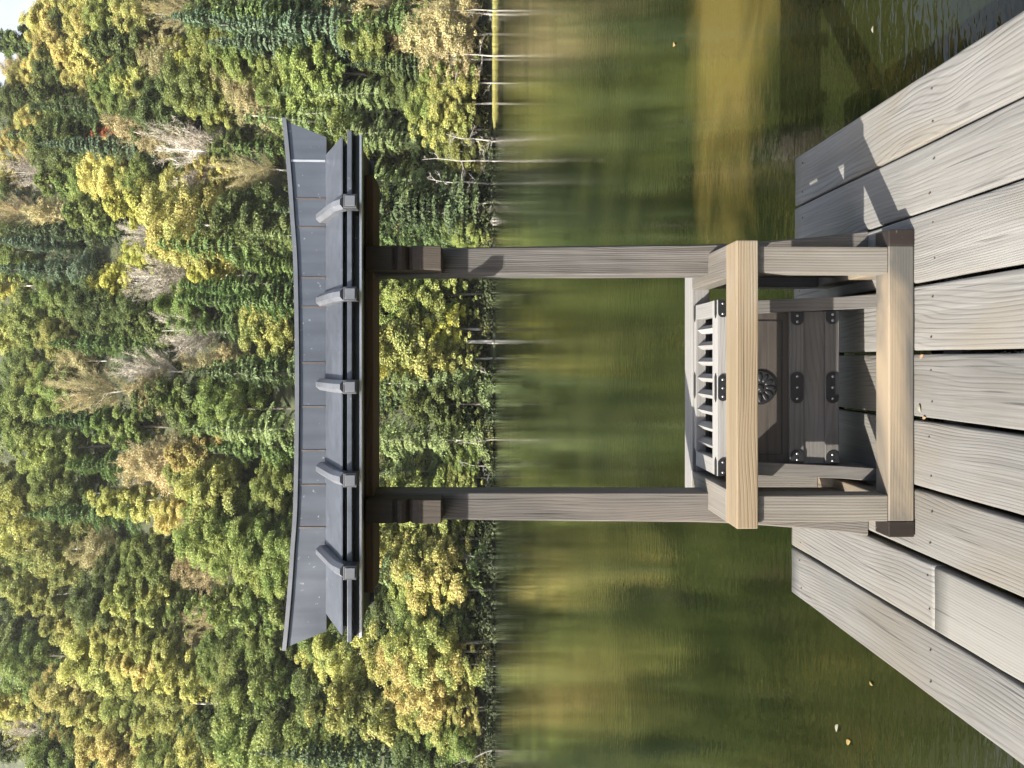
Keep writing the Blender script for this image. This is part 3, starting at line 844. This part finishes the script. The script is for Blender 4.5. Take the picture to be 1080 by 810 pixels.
# trees read off the photograph: picture x, y, crown radius in pixels, kind
PATCH = [
 (50,20,14,'gy'),(62,46,15,'gy'),(74,30,11,'cd'),(95,24,16,'gy'),(100,55,15,'gy'),(95,78,14,'gy'),(120,20,13,'bg'),(147,20,15,'gy'),(178,14,13,'oc'),
 (132,50,20,'bd'),(125,90,14,'bg'),(172,50,10,'oc'),(186,52,9,'br'),(201,66,11,'br'),(44,66,12,'gy'),(30,82,12,'gy'),(14,70,8,'oc'),(60,78,13,'bd'),
 (95,114,17,'cd'),(50,102,13,'bd'),(40,100,9,'gy'),(118,112,13,'bg'),(155,110,12,'oc'),(150,133,17,'gr'),(167,142,13,'gr'),(175,112,20,'bd'),
 (212,94,21,'bd'),(236,60,20,'bg'),(230,20,20,'bd'),(258,30,16,'bg'),(250,86,14,'gr'),(263,110,15,'oc'),(104,146,8,'rd'),(117,138,6,'rd'),
 (130,156,17,'cb'),(118,186,16,'gy'),(70,160,18,'cd'),(40,130,11,'gy'),(20,146,11,'gy'),(10,182,10,'gy'),(38,180,13,'gr'),(205,164,22,'gr'),
 (188,150,13,'oc'),(230,182,13,'gy'),(202,196,15,'gy'),(262,180,15,'gr'),(242,160,13,'bd'),(78,190,14,'bg'),(15,110,14,'bd'),(24,45,11,'cd'),
 (160,218,18,'br'),(202,236,26,'gy'),(206,266,14,'gy'),(226,290,11,'br'),(124,300,14,'br'),(147,270,10,'br'),(58,226,13,'oc'),(16,226,13,'oc'),
 (92,242,18,'cd'),(45,256,16,'cb'),(62,286,20,'cb'),(8,300,12,'br'),(172,290,18,'gr'),(152,250,12,'gr'),(112,328,19,'bd'),(40,332,18,'bg'),(140,330,17,'cd'),
 (8,355,13,'gy'),(190,350,18,'gr'),(288,346,21,'by'),(284,232,22,'bd'),(255,262,24,'cg'),(240,316,17,'cg'),(250,342,15,'cg'),(298,278,14,'cg'),
 (60,360,14,'by'),(30,390,14,'bg'),(130,364,14,'cg'),(208,388,12,'oc'),(155,392,14,'gr'),(244,384,14,'oc'),(282,390,14,'cd'),(80,380,12,'oc'),
 (95,412,17,'oc'),(156,412,14,'gr'),(30,440,18,'bg'),(200,425,20,'bd'),(250,430,20,'bg'),(288,450,22,'cl'),(110,440,15,'cg'),(60,470,20,'bg'),
 (120,490,16,'cg'),(164,490,17,'oc'),(152,508,11,'gr'),(188,470,12,'oc'),(220,478,16,'gy'),(226,512,24,'by'),(22,512,14,'by'),(22,542,20,'by'),(72,520,18,'bg'),
 (100,540,18,'cg'),(142,530,15,'by'),(182,540,15,'gy'),(230,556,24,'bg'),(262,572,24,'bg'),(296,530,12,'cd'),(60,580,22,'by'),(20,600,20,'by'),(102,580,15,'oc'),
 (122,600,14,'cd'),(162,590,18,'bg'),(214,556,10,'oc'),(285,590,20,'bg'),
 (10,632,16,'cd'),(22,662,20,'bd'),(46,626,14,'by'),(72,662,18,'by'),(112,636,20,'bd'),(104,668,16,'gy'),(130,662,14,'by'),(160,632,18,'by'),(190,642,14,'bg'),
 (202,670,12,'oc'),(110,694,22,'by'),(150,702,16,'gy'),(40,694,20,'bg'),(72,722,18,'gy'),(12,700,11,'gy'),(6,738,13,'cd'),(70,742,13,'bd'),(28,740,14,'gy'),
 (12,784,22,'cd'),(40,770,14,'gr'),(62,792,18,'bg'),(100,752,20,'gy'),(142,742,16,'by'),(130,782,20,'gy'),(112,806,14,'bd'),(180,742,18,'by'),(172,800,16,'bg'),
 (240,690,20,'bg'),(262,722,24,'bg'),(290,690,18,'bg'),(246,762,18,'cd'),(282,762,28,'bg'),(270,640,20,'bg'),(205,712,16,'by'),(215,780,18,'by'),
 (296,22,20,'cb'), (318,14,18,'cg'),(345,30,18,'cb'),(370,26,16,'oc'),(408,10,14,'oc'),(424,34,12,'oc'),(440,20,20,'cg'),(465,28,14,'bg'),(484,14,16,'oc'),
 (488,36,20,'oc'),(494,62,17,'oc'),(330,80,25,'bg'),(300,100,22,'bg'),(356,100,16,'cl'),(376,118,14,'cl'),(396,98,14,'cl'),(404,140,16,'cl'),(430,150,16,'cl'),(385,150,14,'cl'),
 (462,108,18,'bg'),(488,108,16,'by'),(440,70,14,'cd'),(484,138,14,'by'),(425,95,13,'bd'),(340,130,18,'cl'),(470,80,14,'bg'),(482,160,13,'by'),
 (420,215,22,'cd'),(470,222,20,'cd'),(440,250,16,'cg'),(490,244,12,'bg'),(395,190,18,'cl'),(440,190,15,'cl'),
 (418,312,20,'bg'),(448,322,14,'bd'),(470,308,18,'bg'),(450,360,26,'by'),(484,348,18,'br'),(420,384,18,'br'),(488,378,13,'by'),(428,424,20,'cd'),(478,424,18,'bd'),
 (432,466,24,'cl'),(472,464,18,'cl'),(446,500,20,'cl'),(486,505,14,'by'),(416,510,14,'by'),(496,484,10,'bg'),(405,350,14,'cd'),
 (416,572,24,'gy'),(458,588,26,'gy'),(486,570,16,'by'),(440,618,20,'bg'),(410,640,20,'bd'),(455,648,20,'bg'),(490,622,16,'by'),(490,650,14,'bd'),(380,690,22,'by'),(430,698,26,'by'),(474,712,26,'gy'),
 (410,745,24,'by'),(496,686,16,'by'),(460,750,20,'by'),(492,745,14,'gy'),(450,792,22,'bd'),(400,796,24,'cd'),(350,722,24,'bd'),(330,772,26,'bg'),(490,776,16,'bg'),(345,660,20,'bg'),(372,770,20,'bg'),
]
ALL = []                                                    # (px, py, x, y, scale, kind)
def try_add(px, py, r, kind):
    fam0 = KIND[kind][0]
    fam = fam0[0] if len(fam0) == 1 or random.random() < .72 else fam0[1]
    sc = 1.0
    for _ in range(3):
        h_ = hit(px, py, CMID[fam] * sc)
        if not h_: return
        dist = h_[1] / math.cos(pitch)
        sc = min(2.1, max(.6, r * 1.62 * dist / 811 / CRAD[fam]))
    ALL.append((px, py, h_[0], h_[1], sc, kind, fam))
for px, py, r, kd in PATCH:
    if kd == 'gr' and random.random() < .35: kd = 'oc'
    if kd == 'cd' and px < 300 and random.random() < .6: kd = 'bd'
    try_add(px, py, r, kd)
NP = len(ALL)
# the rest of the slope: trees like their neighbours in the gaps
tries = 0
while len(ALL) < 296 and tries < 6000:
    tries += 1
    px, py = random.uniform(-8, 505), random.uniform(-25, 835)
    if px < 20 and py < 50 + (20 - px): continue
    r = random.uniform(12, 18) + 8 * max(0, (px - 200) / 300)
    dd = [(math.hypot(px - a[0], py - a[1]), i) for i, a in enumerate(ALL)]
    dm, im = min(dd)
    if dm < r * 1.05: continue
    near = ALL[im][5]
    z = random.random()
    if py > 540 and px < 260: kk = near if z < .35 else random.choice(['by', 'bg', 'by', 'bg', 'gy'])
    elif px > 380: kk = near if z < .4 else random.choice(['bd', 'bg', 'by', 'cl'])
    else: kk = near if z < .35 else random.choice(['bd', 'bg', 'bg', 'cg', 'bg', 'by'])
    if kk in ('rd', 'br', 'gr'): kk = 'bg'
    try_add(px, py, r, kk)
ORD = 'first second third fourth fifth sixth seventh eighth ninth tenth eleventh twelfth thirteenth fourteenth fifteenth sixteenth seventeenth eighteenth nineteenth twentieth'.split()
def belt(px):
    return ('on the ridge', 'high on the slope', 'halfway up the slope', 'low on the slope', 'just behind the shore', 'at the waterside')[min(5, max(0, int((px) // 60 if px < 180 else 3 if px < 330 else 4 if px < 440 else 5)))]
lab = {}
buckets = {}
for i, t in enumerate(ALL): buckets.setdefault((t[5], belt(t[0])), []).append(i)
for (k, b_), ids in buckets.items():
    ids.sort(key=lambda i: ALL[i][1])
    for n_, i in enumerate(ids):
        if len(ids) == 1: lab[i] = f'{KIND[k][1]}, the only one of its colour {b_}'
        else: lab[i] = f'{KIND[k][1]} {b_}, {ORD[n_] if n_ < 20 else "last"} of its colour from picture top'
first = {}
for i, (px, py, x, y, sc, kind, fam) in enumerate(ALL):
    var = random.randrange(len(CROWN[fam]))
    key = (kind, fam, var)
    if key not in first:
        root = bpy.data.objects.new(KIND[kind][2], None); COL.objects.link(root)
        c = bpy.data.objects.new('crown', CROWN[fam][var][0]); t = bpy.data.objects.new('trunk', CROWN[fam][var][1])
        for o_, mm in ((c, L[kind]), (t, KIND[kind][3])):
            COL.objects.link(o_); o_.parent = root
            if not o_.data.materials: o_.data.materials.append(mm)
            o_.material_slots[0].link = 'OBJECT'; o_.material_slots[0].material = mm
        first[key] = root
    else:
        src = first[key]
        root = src.copy(); COL.objects.link(root)
        for ch in src.children:
            cc = ch.copy(); COL.objects.link(cc); cc.parent = root
    root.location = (x, y, ground(x, y) - .2)
    root.rotation_euler = (random.uniform(-.04, .04), random.uniform(-.04, .04), random.uniform(0, 6.28))
    root.scale = (sc, sc, sc * random.uniform(.92, 1.12))
    tag(root, lab[i], 'tree', 'trees on the far hillside')
# understorey that closes the gaps between the trees
def under(shore_row=False):
    Vs, Fs = [], []; n0 = 0
    for i in range(1500 if not shore_row else 70):
        if not shore_row:
            px, py = random.uniform(-20, 512), random.uniform(-40, 850)
            h_ = hit(px, py, 1.6)
            if not h_: continue
            x, y = h_
        else:
            x = random.uniform(-85, 40); y = shore(x) + random.uniform(-.9, 3.5)
        s = random.uniform(1.4, 3.4) * (1.35 if shore_row or px < 130 else 1) * (random.uniform(.35, 1) if shore_row else 1)
        n = 420
        q = unit(rng.normal(size=(n, 3))); q[:, 2] = np.abs(q[:, 2])
        p = q * rng.uniform(.6, 1.05, (n, 1)) * np.array([s * 1.3, s * 1.3, s]) + np.array([x, y, ground(x, y)])
        V, F_ = leaves(p, unit(q + rng.normal(size=(n, 3)) * .5 + np.array([0, 0, .3])), rng.uniform(.2, .42, n), 1.2)
        Vs.append(V); Fs.append(F_ + n0); n0 += len(V)
    return to_mesh('undergrowth', np.concatenate(Vs), np.concatenate(Fs))
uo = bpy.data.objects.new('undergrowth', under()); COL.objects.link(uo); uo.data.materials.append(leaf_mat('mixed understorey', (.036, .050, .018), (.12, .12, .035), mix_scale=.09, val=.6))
tag(uo, 'low green undergrowth between the trees of the hillside', 'undergrowth', kind='stuff')

uo = bpy.data.objects.new('waterside_bushes', under(True)); COL.objects.link(uo); uo.data.materials.append(leaf_mat('shaded bush leaves', (.030, .042, .016), (.06, .075, .025)))  # dark leaf colour stands in for shade under overhanging branches
tag(uo, 'dark low bushes overhanging the far waterline', 'bushes', kind='stuff')

# ------------------------------------------------------------------ dead trees, reeds, rock at the waterside
def branchy(bm_geo, p, d, L_, r, depth):
    q = p + d * L_ * .5 + Vector((random.uniform(-.08, .08), random.uniform(-.08, .08), random.uniform(-.02, .06))) * L_
    e = p + d * L_
    bm_geo.add(*tube_np([p, q, e], [r, r * .7, max(.012, r * .35)], 5))
    if depth:
        for k in range(random.randint(3, 5)):
            f = random.uniform(.25, .95)
            s = p.lerp(e, f)
            dd = (d + Vector((random.gauss(0, .6), random.gauss(0, .6), random.gauss(0, .5)))).normalized()
            branchy(bm_geo, s, dd, L_ * random.uniform(.35, .6), r * .5, depth - 1)
DEADWOOD = plain('bleached dead wood', (.26, .245, .22), .8, 0, .25, 5)
# picture x of base, picture y, lean (world right), height in m, radius, branch count, words
DEAD = [
 (519,152,.10,9,.13,14,'bleached dead tree with dense bare branches, nearest the yellow reed bank'),
 (519,196,.05,12,.16,12,'bleached dead tree at the waterside, second from the yellow reed bank'),
 (520,214,-.25,10,.14,10,'leaning bleached dead tree whose fan of branches hangs over the water'),
 (515,172,.02,13,.12,8,'tall thin bleached dead trunk behind the fan-branched dead trees'),
 (519,20,.0,9,.10,4,'slim pale birch trunk rising from the reed bank, nearest picture top'),
 (519,64,.03,11,.11,4,'slim pale birch trunk standing behind the middle of the reed bank'),
 (518,90,-.03,10,.10,4,'slim pale birch trunk at the inner end of the reed bank'),
 (520,400,.55,6,.10,9,'fallen pale dead tree lying out over the water between the gate posts'),
 (520,462,-.12,7,.09,4,'thin pale bent dead stem at the waterside seen between the gate posts'),
 (520,492,.15,7,.09,5,'pale curved dead stem at the waterside close beside the shaded gate post'),
 (519,590,.30,8,.10,7,'pale dead stem leaning under the golden waterside trees'),
 (519,700,.12,9,.10,6,'pale dead stem under the yellow trees nearest picture bottom'),
 (520,796,-.35,8,.10,7,'pale leaning dead stem at the waterside, closest to picture bottom'),
 (300,556,.0,12,.14,9,'white dead snag poking out of green crowns above the gate roof'),
 (285,520,.02,9,.10,6,'short white dead snag above the gate roof beside the taller snag'),
 (140,632,.0,10,.10,3,'thin white dead trunk standing in the yellow-green trees high up'),
]
for px, py, lean, H, r, nb, words_ in DEAD:
    h_ = hit(px, py, .4) if px < 500 else None
    if h_ is None:
        d = ray(px, py); x = d.x / d.y * 136; y = shore(x) - random.uniform(.9, 1.6); r *= 1.25
    else: x, y = h_
    z = ground(x, y)
    path = [Vector((lean * H * (k / 6) ** 1.3 + .25 * math.sin(k * 1.7 + px) * (k / 6), -abs(lean) * 2 * (k / 6), -.6 + (H + .6) * (k / 6) * math.cos(lean))) for k in range(7)]
    g = Geo()
    g.add(*tube_np(path, [r * (1.1 - .95 * k / 6) + .015 for k in range(7)], 8))
    for k in range(nb):
        f = random.uniform(.12, .95); i = f * 6; a = min(int(i), 5)
        p = path[a].lerp(path[a + 1], i - a)
        t = random.uniform(0, 6.28)
        branchy(g, p, Vector((math.cos(t), math.sin(t) * .7, random.uniform(-.5, 1.0))).normalized(), H * random.uniform(.10, .30) * (1.1 - f * .6), r * .38, 2)
    me = g.mesh('dead_tree'); me.materials.append(DEADWOOD)
    o_ = bpy.data.objects.new('dead_tree', me); COL.objects.link(o_); o_.location = (x, y, z)
    tag(o_, words_, 'dead tree', 'bare and dead trees')
# reed bank
m, nt, nd, lk = nodes('reeds')
ge = N(nt, 'ShaderNodeNewGeometry'); rp = ramp(nt, [(0, (.30, .25, .07)), (.5, (.38, .34, .10)), (1, (.25, .27, .07))]); lk.new(ge.outputs['Random Per Island'], rp.inputs[0])
b = N(nt, 'ShaderNodeBsdfPrincipled'); b.inputs['Roughness'].default_value = .7; lk.new(rp.outputs[0], b.inputs['Base Color'])
o = N(nt, 'ShaderNodeOutputMaterial'); lk.new(b.outputs[0], o.inputs[0])
n = 9000
X = rng.uniform(41, 75, n); Y = np.array([shore(x) for x in X]) + rng.uniform(-1.0, .9, n)
base = np.stack([X, Y, np.full(n, WATER - .1)], 1); hgt = rng.uniform(.2, .5, n) * np.minimum(1, (X - 40) / 5 + .3)
lean = rng.normal(size=(n, 2)) * .15
tip = base + np.stack([lean[:, 0], lean[:, 1], hgt], 1)
u = np.stack([np.full(n, .035), rng.normal(size=n) * .02, np.zeros(n)], 1)
V = np.stack([base - u, base + u, tip + u * .3, tip - u * .3], 1).reshape(-1, 3)
ro = bpy.data.objects.new('reed_bank', to_mesh('reeds', V, np.arange(4 * n).reshape(n, 4))); COL.objects.link(ro); ro.data.materials.append(m)
tag(ro, 'strip of yellow reeds growing along the far waterline', 'reeds', kind='stuff')
# pale boulder at the waterline
def rock(x, y, z, s, words_, mat):
    bm = bmesh.new(); bmesh.ops.create_icosphere(bm, subdivisions=3, radius=1)
    for v in bm.verts:
        v.co *= 1 + .35 * mnoise.noise(v.co * 1.3 + Vector((x, y, 0)))
        v.co = Vector((x + v.co.x * s, y + v.co.y * s, z + v.co.z * s * .7))
    tag(obj('boulder', bm, mat, origin=(x, y, z)), words_, 'rock', 'rocks at the waterline')
STONE = plain('pale stone', (.30, .29, .27), .85, 0, .3, 3)
rock(24.6, shore(24.6) - .2, WATER + .1, .75, 'pale boulder sitting at the far waterline beyond the sunlit gate post', STONE)

# small fallen leaves on the jetty and on the water
def leaf_thing(name, x, y, z, s, rot, mat, words_, group):
    bm = bmesh.new(); n = 7
    L0, R0 = [], []
    for i in range(n + 1):
        f = i / n; wd = .38 * math.sin(math.pi * f ** .8) * s
        lift = .10 * s * math.sin(f * 3.1) + .002
        L0.append(bm.verts.new((-wd, (f - .5) * s * 1.6, lift + wd * .25))); R0.append(bm.verts.new((wd, (f - .5) * s * 1.6, lift + wd * .25)))
    for i in range(n): bm.faces.new((L0[i], R0[i], R0[i + 1], L0[i + 1]))
    bmesh.ops.remove_doubles(bm, verts=bm.verts, dist=1e-5)
    ext = bmesh.ops.extrude_face_region(bm, geom=list(bm.faces))
    bmesh.ops.translate(bm, verts=[v for v in ext['geom'] if isinstance(v, bmesh.types.BMVert)], vec=(0, 0, .0012))
    bmesh.ops.transform(bm, matrix=Matrix.Translation((x, y, z)) @ Matrix.Rotation(rot, 4, 'Z'), verts=bm.verts)
    tag(obj(name, bm, mat, origin=(x, y, z)), words_, 'leaf', group)
DRY = plain('dry brown leaf', (.20, .13, .07), .8); YEL = plain('yellow leaf', (.17, .12, .035), .7); WHT = plain('pale leaf', (.17, .16, .12), .7)
leaf_thing('fallen_leaf', .012, 2.575, .001, .016, .6, DRY, 'dry brown leaf scrap on the jetty against the front sill, nearer the sunny end', 'leaf scraps on the jetty')
leaf_thing('fallen_leaf', -.165, 2.585, .001, .020, 1.9, WHT, 'pale dry leaf scrap on the jetty at the front sill', 'leaf scraps on the jetty')
leaf_thing('fallen_leaf', -.196, 2.560, .001, .013, .2, DRY, 'smallest dark leaf crumb on the jetty in front of the sill', 'leaf scraps on the jetty')
def on_water(px, py):
    d = ray(px, py); k = (WATER - 1.5) / d.z; p = EYE + d * k; return p.x, p.y
for (px, py), s, mt, wd in (((712, 47), .06, YEL, 'yellow leaf floating upright on the water toward picture top'),
                           ((884, 768), .034, WHT, 'thin pale leaf floating beside the jetty edge at picture bottom'),
                           ((896, 783), .034, YEL, 'rounder yellowish leaf floating closest to picture bottom'),
                           ((922, 31), .022, WHT, 'small pale leaf floating near the jetty edge at picture top'),
                           ((920, 721), .02, YEL, 'tiny pale leaf speck floating nearest the left jetty planks')):
    x, y = on_water(px, py)
    leaf_thing('floating_leaf', x, y, WATER + .003, s, random.uniform(0, 3), mt, wd, 'leaves floating on the lake')

# ------------------------------------------------------------------ autumn haze over the lake
m, nt, nd, lk = nodes('haze air')
pv = N(nt, 'ShaderNodeVolumePrincipled'); pv.inputs['Color'].default_value = (.92, .95, 1.0, 1); pv.inputs['Density'].default_value = 0.00005; pv.inputs['Anisotropy'].default_value = 0.0
o = N(nt, 'ShaderNodeOutputMaterial'); lk.new(pv.outputs[0], o.inputs['Volume'])
tag(obj('haze', box(-430, 430, -260, 470, WATER - 6, 330), m), kind='stuff')
